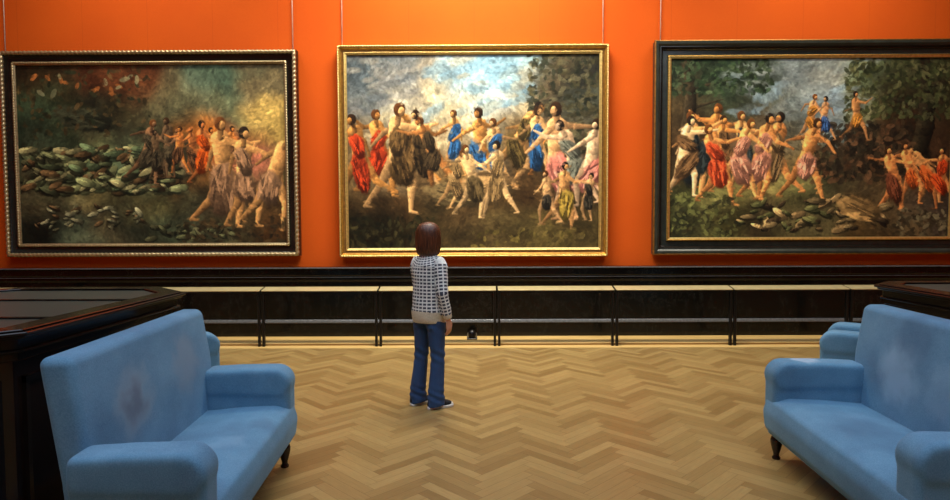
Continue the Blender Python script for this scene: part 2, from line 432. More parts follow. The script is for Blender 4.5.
    def clouds(s, x0, x1, y0, y1, n, cols):
        for k in range(n):
            c = cols[s.rs.randint(len(cols))]; r = s.rs.uniform(10, 30)
            s.dab(s.rs.uniform(x0, x1)*s.w, s.rs.uniform(y0, y1)*s.h, r, r*s.rs.uniform(.25, .45), s.rs.normal()*.25-.2, c, .55, .18, 1.4, 1.4)
    def heap(s, x0, x1, y0, y1, n, cols, a=(6, 16)):
        for k in range(n):
            c = np.array(cols[s.rs.randint(len(cols))], float)*s.rs.uniform(.7, 1.15); r = s.rs.uniform(*a)
            x = s.rs.uniform(x0, x1)*s.w; y = s.rs.uniform(y0, y1)*s.h; th = s.rs.normal()*.45
            s.dab(x, y+2, r*1.05, r*.42, th, c*.3, .7); s.dab(x, y, r, r*s.rs.uniform(.22, .4), th, c, .95, .6, 4, .5)
            s.dab(x-r*.2, y-r*.1, r*.4, r*.07, th, np.clip(c*1.5, 0, 235), .6)
    def texture(s, n):
        for k in range(n):
            x = s.rs.randint(s.w); y = s.rs.randint(s.h); a = s.rs.uniform(1.5, 6)
            s.dab(x, y, a, a*.4, s.fl[y, x]+s.rs.normal()*.5, np.clip(s.img[y, x]*s.rs.choice([.75, .88, 1.12, 1.25]), 3, 245), .45)
    def done(s, n=2500, gain=1.0):
        s.texture(n)
        s.img *= gain; m = s.img.mean(axis=(0, 1)); s.img = m+(s.img-m)*1.12
        s.img *= (1+(vnoise(s.rs, s.h, s.w, 120, 2)-.5)[..., None]*.3)
        return np.clip(s.img, 3, 248)
    def crowd(s, n, x0, x1, y0, y1, H0, H1, cols, drapes):
        # figures standing about in no particular story, farther ones first
        spots = sorted([(s.rs.uniform(y0, y1), x0+(x1-x0)*(k+s.rs.uniform(.1, .9))/n) for k in range(n)])
        for y, x in spots:
            f = (y-y0)/max(1e-6, y1-y0); c = cols[s.rs.randint(len(cols))]; d = drapes[s.rs.randint(len(drapes))]
            s.figure(x, y, (H0+(H1-H0)*f)*s.rs.uniform(.72, 1.1), c, s.rs.normal()*.22, d, hair=[(50, 34, 20), (84, 52, 26), (36, 28, 20)][s.rs.randint(3)], face=s.rs.choice([-1, 1]))
def mk_paint(name):
    k = NT(name); a = k.n.new('ShaderNodeAttribute'); a.attribute_name = 'paint'
    w = k.noise(220, detail=2)
    k.set('Base Color', k.mix(k.math('MULTIPLY', w, .12), a.outputs['Color'], (.02, .015, .01)))
    k.set('Roughness', .6); k.set('Specular IOR Level', .12); k.bump(w, .12, .002); return k.m
def canvas(img, W, Hh, y, parent, mat):
    h, w = img.shape[:2]
    lin = np.where(img/255 <= .04045, img/255/12.92, ((img/255+.055)/1.055)**2.4)
    X = np.linspace(-W/2, W/2, w+1); Z = np.linspace(Hh/2, -Hh/2, h+1)
    gx, gz = np.meshgrid(X, Z)
    co = np.stack([gx, np.full_like(gx, y), gz], -1).reshape(-1, 3)
    i = np.arange(h)[:, None]*(w+1)+np.arange(w)[None, :]
    q = np.stack([i, i+w+1, i+w+2, i+1], -1).reshape(-1, 4)
    # stretcher edge and back so the canvas has thickness
    nb = len(co); e = .03
    bk = np.array([[-W/2, y+e, Hh/2], [W/2, y+e, Hh/2], [W/2, y+e, -Hh/2], [-W/2, y+e, -Hh/2]])
    co = np.vstack([co, bk]); c00, c10, c11, c01 = 0, w, (h+1)*(w+1)-1, h*(w+1)
    faces = q.tolist()
    me = bpy.data.meshes.new('canvas')
    me.from_pydata(co.tolist(), [], faces+[[nb, nb+1, nb+2, nb+3], [c00, c10, nb+1, nb], [c10, c11, nb+2, nb+1], [c11, c01, nb+3, nb+2], [c01, c00, nb, nb+3]])
    at = me.color_attributes.new('paint', 'FLOAT_COLOR', 'CORNER')
    col = np.ones((len(me.loops), 4), np.float32)*.1
    col[:h*w*4, :3] = np.repeat(lin.reshape(-1, 3), 4, axis=0)
    at.data.foreach_set('color', col.ravel())
    me.materials.append(mat)
    o = bpy.data.objects.new('canvas', me); C.objects.link(o); o.parent = parent
    return o
def sweep(name, prof, cw, ch, mat, parent, auto=30):
    # mitred picture frame member: prof = (distance out from canvas edge, y)
    b = bmesh.new(); loops = []
    for d, y in prof:
        loops.append([b.verts.new((sx*(cw/2+d), y, sz*(ch/2+d))) for sx, sz in ((-1, -1), (1, -1), (1, 1), (-1, 1))])
    n = len(prof)
    for i in range(n):
        A, B = loops[i], loops[(i+1) % n]
        for k in range(4): b.faces.new((A[k], A[(k+1) % 4], B[(k+1) % 4], B[k]))
    return link(name, b, mat, parent, auto=auto)
def beads(name, d, y, cw, ch, pitch, r, mat, parent, shape=(1, 1, 1), tilt=0):
    # carved bead or rope moulding running round the frame
    V = []; F = []; n = 8
    hw, hh = cw/2+d, ch/2+d
    pts = []
    for (p, q) in (((-hw, -hh), (hw, -hh)), ((hw, -hh), (hw, hh)), ((hw, hh), (-hw, hh)), ((-hw, hh), (-hw, -hh))):
        L = math.hypot(q[0]-p[0], q[1]-p[1]); m = int(L/pitch)*5; ox, oz = (q[1]-p[1])/L, -(q[0]-p[0])/L
        for k in range(m):
            f = k/m
            if k == 0: oxx, ozz = (1 if p[0] > 0 else -1), (1 if p[1] > 0 else -1)
            else: oxx, ozz = ox, oz
            pts.append((p[0]+(q[0]-p[0])*f, p[1]+(q[1]-p[1])*f, oxx, ozz, 2*PI*k/5))
    for x, z, ox, oz, ph in pts:
        for i in range(n):
            t_ = 2*PI*i/n
            g = .72+.42*abs(math.sin(ph/2+(t_*.5*tilt)))
            V.append((x+ox*math.cos(t_)*r*g*shape[2], y-math.sin(t_)*r*g*shape[1], z+oz*math.cos(t_)*r*g*shape[2]))
    N_ = len(pts)
    for a_ in range(N_):
        c_ = (a_+1) % N_
        for i in range(n): F.append((a_*n+i, a_*n+(i+1) % n, c_*n+(i+1) % n, c_*n+i))
    me = bpy.data.meshes.new(name); me.from_pydata(V, [], F); me.materials.append(mat)
    me.polygons.foreach_set('use_smooth', [True]*len(F))
    o = bpy.data.objects.new(name, me); C.objects.link(o); o.parent = parent; return o
def cords(parent, xs_, z0, z1):
    for x in xs_:
        b = bmesh.new(); tube(b, [(x, YW-.03-parent.location.y, z0), (x, YW-.03-parent.location.y, z1)], [.007, .007], 8)
        link('hanging_cord', b, M['cord'], parent, True)

G1 = [[[45, 35, 20], [50, 38, 22], [70, 40, 22], [75, 45, 25], [85, 75, 50], [75, 85, 65], [70, 85, 65], [85, 75, 50]],
      [[50, 60, 40], [35, 35, 22], [45, 42, 28], [50, 45, 28], [80, 75, 50], [85, 85, 60], [80, 80, 55], [130, 108, 58]],
      [[45, 50, 35], [40, 45, 30], [60, 58, 38], [50, 48, 32], [50, 45, 30], [130, 75, 30], [115, 72, 42], [135, 112, 58]],
      [[65, 60, 40], [95, 95, 60], [100, 105, 65], [75, 85, 60], [45, 42, 28], [85, 58, 30], [140, 85, 60], [70, 60, 35]],
      [[50, 45, 30], [80, 75, 50], [100, 90, 55], [70, 65, 40], [75, 70, 42], [45, 42, 28], [100, 75, 50], [60, 45, 25]],
      [[25, 25, 18], [70, 75, 55], [60, 55, 38], [40, 40, 28], [60, 65, 45], [55, 55, 38], [55, 48, 30], [55, 38, 20]]]
G2 = [[[84, 92, 92], [104, 106, 102], [130, 122, 104], [138, 158, 162], [142, 174, 182], [124, 144, 144], [75, 65, 45], [50, 48, 38]],
      [[115, 118, 108], [160, 152, 128], [180, 165, 125], [200, 188, 150], [190, 188, 170], [160, 145, 110], [88, 75, 55], [65, 66, 52]],
      [[120, 100, 70], [165, 145, 105], [160, 140, 105], [160, 135, 95], [150, 135, 100], [110, 85, 50], [90, 65, 40], [80, 66, 48]],
      [[100, 80, 50], [120, 100, 70], [120, 95, 60], [120, 95, 55], [80, 75, 60], [80, 60, 35], [70, 55, 35], [80, 62, 42]],
      [[62, 48, 28], [70, 52, 30], [60, 50, 30], [75, 58, 35], [80, 62, 36], [70, 52, 30], [65, 50, 30], [75, 60, 38]],
      [[35, 30, 18], [45, 38, 22], [60, 48, 28], [75, 62, 38], [90, 75, 45], [80, 68, 40], [95, 82, 45], [85, 72, 42]]]
G3 = [[[45, 45, 30], [40, 50, 35], [60, 65, 55], [90, 95, 90], [130, 130, 115], [80, 88, 62], [45, 45, 28], [40, 38, 22]],
      [[55, 45, 28], [55, 55, 38], [75, 75, 60], [95, 98, 88], [115, 128, 130], [100, 100, 70], [50, 42, 24], [35, 30, 18]],
      [[55, 42, 26], [80, 62, 42], [85, 72, 50], [85, 80, 62], [105, 115, 108], [60, 55, 38], [55, 38, 22], [50, 36, 22]],
      [[55, 45, 28], [75, 62, 40], [85, 68, 42], [90, 75, 45], [50, 46, 30], [38, 30, 19], [55, 38, 22], [60, 42, 26]],
      [[50, 50, 28], [95, 90, 50], [125, 112, 62], [110, 105, 60], [70, 65, 40], [60, 50, 32], [65, 52, 32], [60, 45, 30]],
      [[40, 40, 25], [60, 55, 30], [50, 42, 26], [65, 58, 35], [70, 62, 38], [65, 50, 28], [72, 58, 36], [60, 50, 38]]]
def art_left(w, h):
    a = Art(1, G1, w, h); a.texture(1500)
    a.cloth(.25*w, .30*h, 50, 18, .2, (52, 52, 36)); a.leaves(.0, .5, .0, .4, 120, [(40, 44, 28), (58, 50, 30), (74, 58, 34)])
    a.leaves(.05, .45, .05, .18, 16, [(150, 90, 44), (120, 118, 84)], (4, 8))
    a.heap(.02, .60, .46, .70, 300, [(112, 114, 74), (90, 102, 68), (132, 124, 82), (66, 70, 46), (88, 68, 42), (54, 52, 34)], (5, 17))
    a.heap(.05, .45, .78, .92, 40, [(128, 124, 90), (100, 96, 66), (84, 66, 42)], (4, 10)); a.heap(.45, .8, .88, .97, 26, [(86, 86, 56), (62, 60, 40)], (5, 12))
    a.crowd(4, .46, .62, .44, .50, .34, .38, [(84, 66, 44), (110, 80, 52)], [(48, 44, 34), (60, 52, 36)])
    a.crowd(5, .56, .80, .47, .52, .36, .42, [(170, 104, 50), (150, 90, 46)], [(158, 68, 24), (140, 74, 34), (84, 58, 36)])
    a.crowd(3, .74, .98, .58, .64, .62, .68, [(176, 132, 78), (160, 116, 66)], [(136, 88, 70), (52, 58, 42), (120, 90, 62)])
    a.leaves(.6, 1.0, .86, 1.0, 90, [(58, 46, 28), (40, 34, 22)])
    return a.done(gain=1.28)
def art_middle(w, h):
    a = Art(2, G2, w, h, .7)
    a.clouds(.0, .35, .0, .3, 30, [(92, 98, 98), (120, 118, 110), (150, 142, 124)])
    a.clouds(.3, .72, .02, .3, 34, [(128, 160, 172), (168, 168, 146), (116, 148, 160), (158, 146, 118)])
    a.clouds(.1, .6, .28, .46, 20, [(200, 184, 140), (170, 160, 130)])
    a.leaves(.72, 1.0, .0, .5, 420, [(60, 56, 36), (78, 72, 48), (44, 46, 32), (90, 84, 60)])
    a.texture(1200)
    fl = [(176, 122, 62), (196, 150, 94), (164, 108, 56), (184, 134, 76)]
    a.crowd(5, .04, .32, .46, .54, .44, .56, fl, [(64, 50, 30), (176, 62, 30), (92, 70, 40)])
    a.crowd(7, .32, .84, .44, .52, .46, .56, fl, [(90, 74, 40), (50, 90, 128), (70, 56, 36), (110, 84, 46)])
    a.cloth(.42*w, .72*h, 40, 16, .2, (126, 106, 68), 30); a.cloth(.55*w, .66*h, 38, 20, -.1, (186, 146, 92), 30)
    a.crowd(3, .34, .66, .62, .66, .36, .42, [(208, 168, 112), (200, 154, 96)], [(140, 112, 70), (90, 74, 46)])
    a.crowd(3, .82, .98, .52, .58, .56, .62, [(210, 172, 128), (196, 148, 96)], [(204, 124, 104), (200, 130, 108), (110, 110, 92)])
    a.crowd(3, .74, .96, .70, .74, .32, .36, [(200, 154, 100), (184, 134, 80)], [(168, 140, 62), (60, 54, 42)])
    a.leaves(.0, .35, .84, 1.0, 160, [(44, 42, 26), (60, 54, 32), (34, 32, 20)]); a.leaves(.5, .95, .9, 1.0, 60, [(110, 96, 50), (84, 72, 42)])
    return a.done(gain=1.04)
def art_right(w, h):
    a = Art(3, G3, w, h, .8)
    a.clouds(.2, .72, .0, .4, 40, [(98, 104, 98), (132, 136, 124), (84, 90, 84), (120, 140, 146)])
    a.tree(.05, -.05, .6, .045, (50, 42, 28), .05); a.tree(.90, -.05, .6, .06, (40, 34, 22), -.04)
    a.leaves(.0, .36, .0, .2, 260, [(44, 56, 34), (60, 70, 46), (32, 38, 24)]); a.leaves(.62, 1.0, .0, .34, 460, [(58, 60, 34), (40, 42, 24), (76, 74, 46)])
    a.texture(1200)
    a.leaves(.52, .86, .36, .68, 420, [(46, 38, 26), (36, 30, 20), (58, 46, 30), (84, 60, 38)], (4, 9))
    fl = [(172, 112, 56), (200, 160, 108), (182, 130, 74)]
    a.crowd(5, .03, .28, .48, .54, .46, .52, fl, [(110, 62, 28), (44, 48, 44), (90, 66, 40)])
    a.crowd(3, .46, .68, .32, .38, .30, .34, [(170, 120, 74), (150, 104, 60)], [(52, 74, 106), (150, 100, 42)])
    a.crowd(5, .14, .50, .54, .60, .54, .60, [(206, 168, 118), (186, 130, 72), (176, 116, 62)], [(170, 114, 86), (172, 68, 36), (110, 86, 54)])
    a.crowd(4, .78, 1.0, .60, .70, .42, .46, [(190, 120, 64), (170, 118, 66)], [(186, 66, 28), (92, 52, 32), (176, 84, 36)])
    a.heap(.25, .78, .78, .95, 70, [(112, 94, 60), (138, 112, 70), (60, 48, 32), (84, 82, 48)], (5, 14)); a.cloth(.68*w, .84*h, 34, 18, .3, (136, 106, 62))
    a.leaves(.0, .25, .75, 1.0, 170, [(70, 68, 38), (44, 42, 26), (92, 92, 50)]); a.leaves(.8, 1.0, .84, 1.0, 100, [(96, 86, 60), (50, 42, 28)])
    return a.done(gain=1.3)
PW, PH = 380, 254

def painting(cx, cz, cw, ch, label, img, frame_fn, y0=YW-.05):
    t = thing('framed_painting', label, 'painting', (cx, YW, cz), 0)
    canvas(img, cw, ch, -.075, t, mk_paint('oil paint'))
    frame_fn(t, cw, ch); return t
def fr1(t, w, h):
    sweep('frame', [(-.012, -.085), (.03, -.098), (.035, -.09), (.105, -.115), (.115, -.125), (.165, -.13), (.17, -.12), (.17, -.02), (-.012, -.02)], w, h, M['frame_black'], t)
    o = sweep('gilt_slip', [(-.018, -.083), (-.016, -.095), (.012, -.108), (.018, -.1), (.018, -.084)], w, h, M['silver_gilt'], t); o['label'] = 'pale gilt inner slip'
    o = beads('inner_bead_moulding', .012, -.105, w, h, .036, .015, M['silver_gilt'], t, (1, 1, 1.1), .0); o['label'] = 'gilt beaded inner moulding'
    o = sweep('outer_moulding', [(.118, -.12), (.122, -.138), (.158, -.145), (.166, -.13), (.166, -.118)], w, h, M['gold_dark'], t); o['label'] = 'silvered outer moulding'
    o = beads('rope_moulding', .142, -.138, w, h, .060, .027, M['silver_gilt'], t, (1, 1, 1.0), 1); o['label'] = 'twisted silvered rope moulding'
    cords(t, (2.0, -2.055), 2.875/2-.02, 6.9-2.6)
def fr2(t, w, h):
    sweep('frame', [(-.01, -.085), (.012, -.098), (.02, -.09), (.055, -.10), (.078, -.128), (.1, -.13), (.112, -.11), (.112, -.02), (-.01, -.02)], w, h, M['gold'], t)
    o = sweep('gilt_slip', [(-.014, -.083), (-.013, -.096), (.01, -.106), (.016, -.098), (.016, -.085)], w, h, M['gold_bright'], t); o['label'] = 'bright gilt inner slip'
    o = sweep('cove', [(.022, -.088), (.03, -.094), (.052, -.099), (.06, -.107), (.055, -.09)], w, h, M['gold_dark'], t); o['label'] = 'brown toned cove'
    o = beads('bead_moulding', .098, -.13, w, h, .036, .015, M['gold_bright'], t, (.9, 1, .9)); o['label'] = 'beaded gilt outer moulding'
    beads('inner_bead_moulding', .018, -.1, w, h, .034, .009, M['gold_bright'], t, (1, 1, 1))
    cords(t, (-1.83, 1.82), 1.44, 6.9-2.6)
def fr3(t, w, h):
    sweep('frame', [(-.01, -.08), (.035, -.085), (.045, -.075), (.10, -.07), (.125, -.09), (.14, -.125), (.165, -.135), (.178, -.15), (.205, -.152), (.215, -.14), (.222, -.02), (-.01, -.02)], w, h, M['frame_green'], t)
    o = sweep('black_moulding', [(.10, -.075), (.115, -.098), (.128, -.10), (.14, -.13), (.15, -.128), (.15, -.075)], w, h, M['frame_black'], t); o['label'] = 'black stepped moulding'
    o = sweep('gilt_slip', [(-.014, -.083), (-.012, -.095), (.012, -.105), (.026, -.1), (.03, -.08)], w, h, M['gold_bright'], t); o['label'] = 'pale gilt inner slip'
    beads('inner_bead_moulding', .022, -.1, w, h, .036, .009, M['gold'], t)
    o = sweep('outer_edge', [(.21, -.145), (.216, -.15), (.228, -.145), (.23, -.11), (.215, -.11)], w, h, M['gold_dark'], t); o['label'] = 'thin gilt outer edge'
    cords(t, (-2.09, 2.05), 1.44, 6.9-2.6)
painting(-4.60, 2.608, 3.80, 2.53, 'dark brown and green oil painting in a black frame with silvered rope moulding',
         art_left(PW, PH), fr1)
painting(-.077, 2.625, 3.55, 2.72, 'middle oil painting with pale cloudy sky in a gold frame',
         art_middle(int(PH*1.31), PH), fr2)
painting(4.635, 2.655, 3.93, 2.51, 'oil painting with dark trees and grey sky in a wide black frame',
         art_right(396, PH), fr3)

# ------------------------------------------------------------------ display cases (long octagon)
def octa(x0, x1, y0, y1, c):
    return [(x0+c, y0), (x1-c, y0), (x1, y0+c), (x1, y1-c), (x1-c, y1), (x0+c, y1), (x0, y1-c), (x0, y0+c)]
def vitrine(x0, x1, y0, y1, c, label, bars):
    cx, cy = (x0+x1)/2, (y0+y1)/2
    t = thing('display_case', label, 'display case', (cx, cy, 0), 0, 'dark glass-topped display cases')
    x0 -= cx; x1 -= cx; y0 -= cy; y1 -= cy
    def ring(ins): return octa(x0+ins, x1-ins, y0+ins, y1-ins, c-ins*.586)
    b = bmesh.new()
    prism(b, ring(.06), .0, .10, 'xy', .006, 1); prism(b, ring(.10), .10, 1.02, 'xy', .004, 1)
    link('body', b, M['dark_wood'], t)
    b = bmesh.new(); prism(b, ring(.125), .18, .92, 'xy'); b.free()
    # sunk panels on every side of the case
    P = ring(.098)
    for i in range(8):
        a = Vector(P[i]); d = Vector(P[(i+1) % 8])-a; L = d.length; d.normalize(); nrm = Vector((d.y, -d.x))
        npan = max(1, round(L/.8))
        for q in range(npan):
            s0 = L*q/npan+.05; s1 = L*(q+1)/npan-.05
            b = bmesh.new()
            for (u0, u1, z0, z1) in ((s0, s1, .16, .19), (s0, s1, .90, .93), (s0, s0+.03, .16, .93), (s1-.03, s1, .16, .93)):
                A = a+d*u0-nrm*.004; Bq = a+d*u1-nrm*.004; E = Bq+nrm*.018; F = a+d*u0+nrm*.018
                prism(b, [tuple(A), tuple(Bq), tuple(E), tuple(F)], z0, z1, 'xy')
            link('panel_moulding', b, M['case_trim'], t)
    # cornice in stepped rings
    b = bmesh.new()
    def tier(i0, z0, z1, bev=.004):
        o_ = ring(i0); n_ = ring(.16); k = len(o_)
        A = [b.verts.new((*p, z0)) for p in o_]; Bv = [b.verts.new((*p, z1)) for p in o_]
        Cc = [b.verts.new((*p, z1)) for p in n_]; D = [b.verts.new((*p, z0)) for p in n_]
        for i in range(k):
            j = (i+1) % k
            for f in ((A[i], A[j], Bv[j], Bv[i]), (Bv[i], Bv[j], Cc[j], Cc[i]), (Cc[i], Cc[j], D[j], D[i]), (D[i], D[j], A[j], A[i])): b.faces.new(f)
    tier(.06, 1.02, 1.062); tier(.035, 1.062, 1.075); tier(.055, 1.075, 1.13); tier(.02, 1.13, 1.145); tier(0, 1.145, 1.162); tier(.03, 1.162, 1.172)
    bmesh.ops.bevel(b, geom=[e for e in b.edges], offset=.004, segments=1, affect='EDGES')
    link('cornice', b, M['case_trim'], t)
    b = bmesh.new(); prism(b, ring(.158), 1.150, 1.158, 'xy')
    o = link('glass_top', b, M['glass'], t); o['label'] = 'grey green glass top'
    b = bmesh.new(); prism(b, ring(.155), 1.04, 1.05, 'xy')
    o = link('lining', b, plain('pale grey green lining cloth', s2l((58, 66, 54)), .8), t); o['label'] = 'grey green cloth lining under the glass'
    for q in range(1, bars+1):
        yy = y0+(y1-y0)*q/(bars+1)
        b = bmesh.new(); box(b, (x0+.15, yy-.014, 1.148), (x1-.15, yy+.014, 1.168), .003, 1)
        link('glazing_bar', b, M['case_trim'], t)
    return t
vitrine(-3.80, -2.09, 2.50, 4.72, .33, 'dark octagonal glass-topped display case behind the left blue sofa', 2)
vitrine(3.03, 4.74, 2.62, 4.98, .22, 'dark octagonal glass-topped display case behind the right blue sofa', 2)

# ------------------------------------------------------------------ sofas
def sofa(label, loc, rz, L, seatd, topd, spots, H=1.085, group='blue velvet sofas', ins=(.04, .04)):
    # local frame: x along the length, +y to the front; y = 0 at the front edge, back at negative y
    t = thing('sofa', label, 'sofa', loc, rz, group)
    vel = mk_velvet('blue velvet', spots)
    h = L/2; aw = .19; bi = .04
    th = .15
    b = bmesh.new()   # backrest: leaning padded slab
    yf0, yf1 = -seatd-.02, -topd
    prism(b, [(yf0, .30), (yf0, .44), ((yf0+yf1)/2+.02, .76), (yf1, H), (yf1-th, H), (yf0-.13, .5), (yf0-.12, .2), (yf0-.02, .2)], -h+ins[0], h-ins[1], 'yz', .045, 6)
    link('backrest', b, vel, t, True)
    b = bmesh.new()   # seat cushion with rolled front
    prism(b, [(-.0, .22), (.014, .34), (-.012, .42), (-.10, .45), (-seatd*.6, .445), (-seatd-.10, .42), (-seatd-.10, .19), (-.03, .185)], -h+.05, h-.05, 'yz', .04, 5)
    for v in b.verts:      # slight crown in the middle, sag to the sides
        if v.co.z > .38: v.co.z += .018*(1-(v.co.x/h)**2)
    link('seat', b, vel, t, True)
    for s in (-1, 1):
        b = bmesh.new(); xo, xi = s*h, s*(h-aw)
        lo, hi = min(xo, xi), max(xo, xi)
        # padded arm: one soft block, its top rolled slightly over the side and front
        prism(b, [(-.012, .215), (-.012, .56), (-.04, .61), (-seatd-.07, .61), (-seatd-.02, .20)], lo+.006, hi-.006, 'yz', .05, 5)
        prism(b, [(-.03, .50), (-.002, .575), (-.012, .64), (-.075, .698), (-seatd*.7, .698), (-seatd-.06, .69), (-seatd-.06, .52), (-.10, .50)], lo-.004, hi+.004, 'yz', .06, 6)
        b = remesh(b, .012, 10)
        link('arm', b, vel, t, True)
    b = bmesh.new()
    box(b, (-h+.04, -seatd-.16, .17), (h-.04, -.03, .215), .01, 2)
    link('rail', b, vel, t, True)
    for s in (-1, 1):
        for yy, back in ((-.075, 0), (-seatd-.10, 1)):
            b = bmesh.new(); x = s*(h-.085)
            if back: tube(b, [(x, yy+.03, .19), (x, yy, .1), (x, yy-.03, 0)], [.028, .024, .02], 12)
            else: lathe(b, [(.026, 0), (.028, .012), (.019, .024), (.02, .04), (.03, .075), (.038, .11), (.040, .135), (.033, .155), (.024, .162), (.036, .172), (.036, .195)], (x, yy))
            link('leg', b, M['leg'], t, True)
    return t
M['leg'] = plain('dark turned wood', s2l((30, 22, 18)), .25, 0, .2, 20)
worn = s2l((118, 152, 172)); pale = s2l((140, 180, 205)); dk = s2l((62, 92, 120))
sofa('light blue velvet two-seat sofa at left with round worn patches on the backrest', (-1.20, 3.38, 0), -PI/2+.066, 1.68, .52, .605, ins=(.04, .12), spots=
     [((.26, -.60, .76), .25, s2l((134, 160, 174)), .75), ((.26, -.6, .76), .16, s2l((96, 112, 128)), .85), ((-.38, -.60, .80), .24, s2l((124, 148, 164)), .7), ((.0, -.2, .43), .16, pale, .3), ((-.3, -.1, .43), .14, dk, .35)])
sofa('blue velvet two-seat sofa at right with a pale rubbed patch on its far arm', (1.945, 3.50, 0), PI/2-.060, 1.70, .56, .65, ins=(.10, .04), spots=
     [((.76, -.26, .69), .09, s2l((160, 186, 204)), .9), ((.3, -.60, .72), .26, pale, .75), ((-.1, -.60, .70), .22, pale, .35), ((.2, -.65, .95), .25, dk, .4), ((.1, -.3, .44), .25, dk, .35)])
al = math.radians(36); fx, fy = 2.94, 5.36
for sx, nm in ((-1, 'blue velvet armchair beyond the left display case, only its arm edge showing'), (1, 'blue velvet armchair beyond the right display case, only its rounded arm showing')):
    qx = 2.25 if sx < 0 else fx
    # near front corner stands at (sx*qx, fy); the chair faces outwards to the aisle
    c = Vector((sx*(qx+math.sin(al)*.35), fy+math.cos(al)*.35, 0))
    sofa(nm, c, sx*(PI/2-al), .70, .44, .50, [], H=.90, group='blue velvet armchairs')

# ------------------------------------------------------------------ the visitor
def mk_skin():
    k = NT('skin'); f = k.noise(14)
    k.set('Base Color', k.ramp(f, [(.3, s2l((196, 140, 108))), (.7, s2l((214, 160, 128)))])); k.set('Roughness', .5)
    k.set('Subsurface Weight', .1); k.set('Subsurface Radius', (.02, .008, .004)); return k.m
M['skin'] = mk_skin()
def mk_denim():
    k = NT('blue denim'); f = k.noise(5, detail=4); w = k.noise(1.0, k.mapv(scale=(14, 14, 3.2)), detail=4)
    fine = k.noise(500, detail=1)
    c = k.ramp(f, [(.3, s2l((16, 42, 80))), (.7, s2l((32, 68, 114)))])
    c = k.mix(k.math('MULTIPLY', w, .35), c, s2l((58, 100, 148)))
    c = k.mix(.15, c, k.ramp(fine, [(.3, s2l((14, 30, 60))), (.7, s2l((90, 120, 160)))]))
    k.set('Base Color', c).set('Roughness', .85); k.bump(w, .5, .02); return k.m
M['denim'] = mk_denim()
def mk_knit():
    k = NT('white knit with navy bars'); a = k.n.new('ShaderNodeAttribute'); a.attribute_name = 'knit'
    U, V, K = k.sep(a.outputs['Vector'])
    wob = k.noise(30, detail=2)
    row = k.math('FLOOR', V)
    fu = k.math('FRACT', k.math('ADD', U, k.math('MULTIPLY', wob, .06)))
    fv = k.math('FRACT', k.math('ADD', V, k.math('MULTIPLY', wob, .05)))
    inu = k.math('MULTIPLY', k.math('GREATER_THAN', fu, .24), k.math('LESS_THAN', fu, .98))
    inv = k.math('MULTIPLY', k.math('GREATER_THAN', fv, .34), k.math('LESS_THAN', fv, .92))
    barm = k.math('MULTIPLY', k.math('MULTIPLY', inu, inv), k.math('LESS_THAN', K, .5))
    fine = k.noise(160, detail=3)
    white = k.ramp(fine, [(.3, s2l((196, 204, 198))), (.7, s2l((244, 246, 238)))])
    hemc = k.ramp(fine, [(.3, s2l((176, 168, 140))), (.7, s2l((226, 218, 192)))])
    c = k.mix(k.math('GREATER_THAN', K, .5), white, hemc)
    c = k.mix(k.math('MULTIPLY', barm, .95), c, s2l((24, 34, 58)))
    k.set('Base Color', c).set('Roughness', .95); k.bump(k.noise(120, detail=2), .4, .006); return k.m
M['knit'] = mk_knit()
def mk_hair():
    k = NT('brown hair'); s = k.noise(1.0, k.mapv(scale=(160, 160, 6)), detail=4)
    k.set('Base Color', k.ramp(s, [(.3, s2l((44, 23, 13))), (.55, s2l((86, 48, 27))), (.75, s2l((132, 82, 48)))]))
    k.set('Roughness', .38); k.bump(s, .5, .006); return k.m
M['hair'] = mk_hair()
M['rubber_white'] = plain('white rubber', s2l((214, 214, 206)), .5, 0, .06)
M['canvas_black'] = plain('black canvas', s2l((22, 23, 26)), .8, 0, .2, 80)

person = thing('person', 'woman with brown bob hair, checked sweater and jeans standing with her back turned', 'person',
               (-.446, 5.50, 0), -math.radians(38))
hipR, hipL = (.082, 0, .86), (-.082, 0, .86)
kneeR, kneeL = (.088, .012, .46), (-.10, .0, .46)
ankR, ankL = (.085, -.01, .075), (-.125, -.02, .075)
# right hand hangs; left forearm is held in front of the waist
shR, elR, wrR = Vector((.150, -.005, 1.285)), Vector((.200, -.045, 1.030)), Vector((.216, .010, .805))
shL, elL, wrL = Vector((-.150, -.005, 1.285)), Vector((-.165, .04, 1.03)), Vector((-.150, .17, .93))
def hand(bm, w, d, side, palm_n, curl):
    # w wrist, d direction of the palm, side = towards the thumb, palm_n = palm normal
    d = d.normalized(); side = (side-d*side.dot(d)).normalized(); palm_n = palm_n.normalized()
    tube(bm, [w-d*.03, w, w+d*.025, w+d*.06, w+d*.088, w+d*.098], [(.021, .016), (.024, .016), (.033, .015), (.039, .014), (.038, .012), (.030, .008)], 14, up=palm_n)
    for q, (off, ln) in enumerate(((.028, .068), (.0095, .076), (-.0095, .071), (-.028, .056))):
        p = w+d*.078+side*off; dd = d.copy(); pts = [p]; seg = (ln*.2, ln*.42, ln*.31, ln*.25)
        for m_, sl in enumerate(seg):
            if m_: dd = (Matrix.Rotation(0, 3, 'X') @ dd)*math.cos(curl)+palm_n*math.sin(curl)
            dd.normalize(); p = p+dd*sl; pts.append(p)
        tube(bm, pts, [.0088, .0092, .0082, .0074, .0052], 10, up=palm_n)
    p = w+d*.022+side*.024; t1 = (d*.75+side*.75+palm_n*.2).normalized(); t2 = (d*.95+side*.2+palm_n*.3).normalized()
    tube(bm, [p-side*.01, p+t1*.026, p+t1*.046+t2*.004, p+t1*.046+t2*.03, p+t1*.046+t2*.042], [.012, .0115, .0095, .0088, .006], 10, up=palm_n)
b = bmesh.new()
tube(b, [(0, -.005, .84), (0, -.008, .95), (0, .0, 1.06), (0, .003, 1.18), (0, -.003, 1.27), (0, -.008, 1.33)], [(.11, .075), (.11, .078), (.10, .07), (.11, .075), (.12, .06), (.07, .045)], 20)
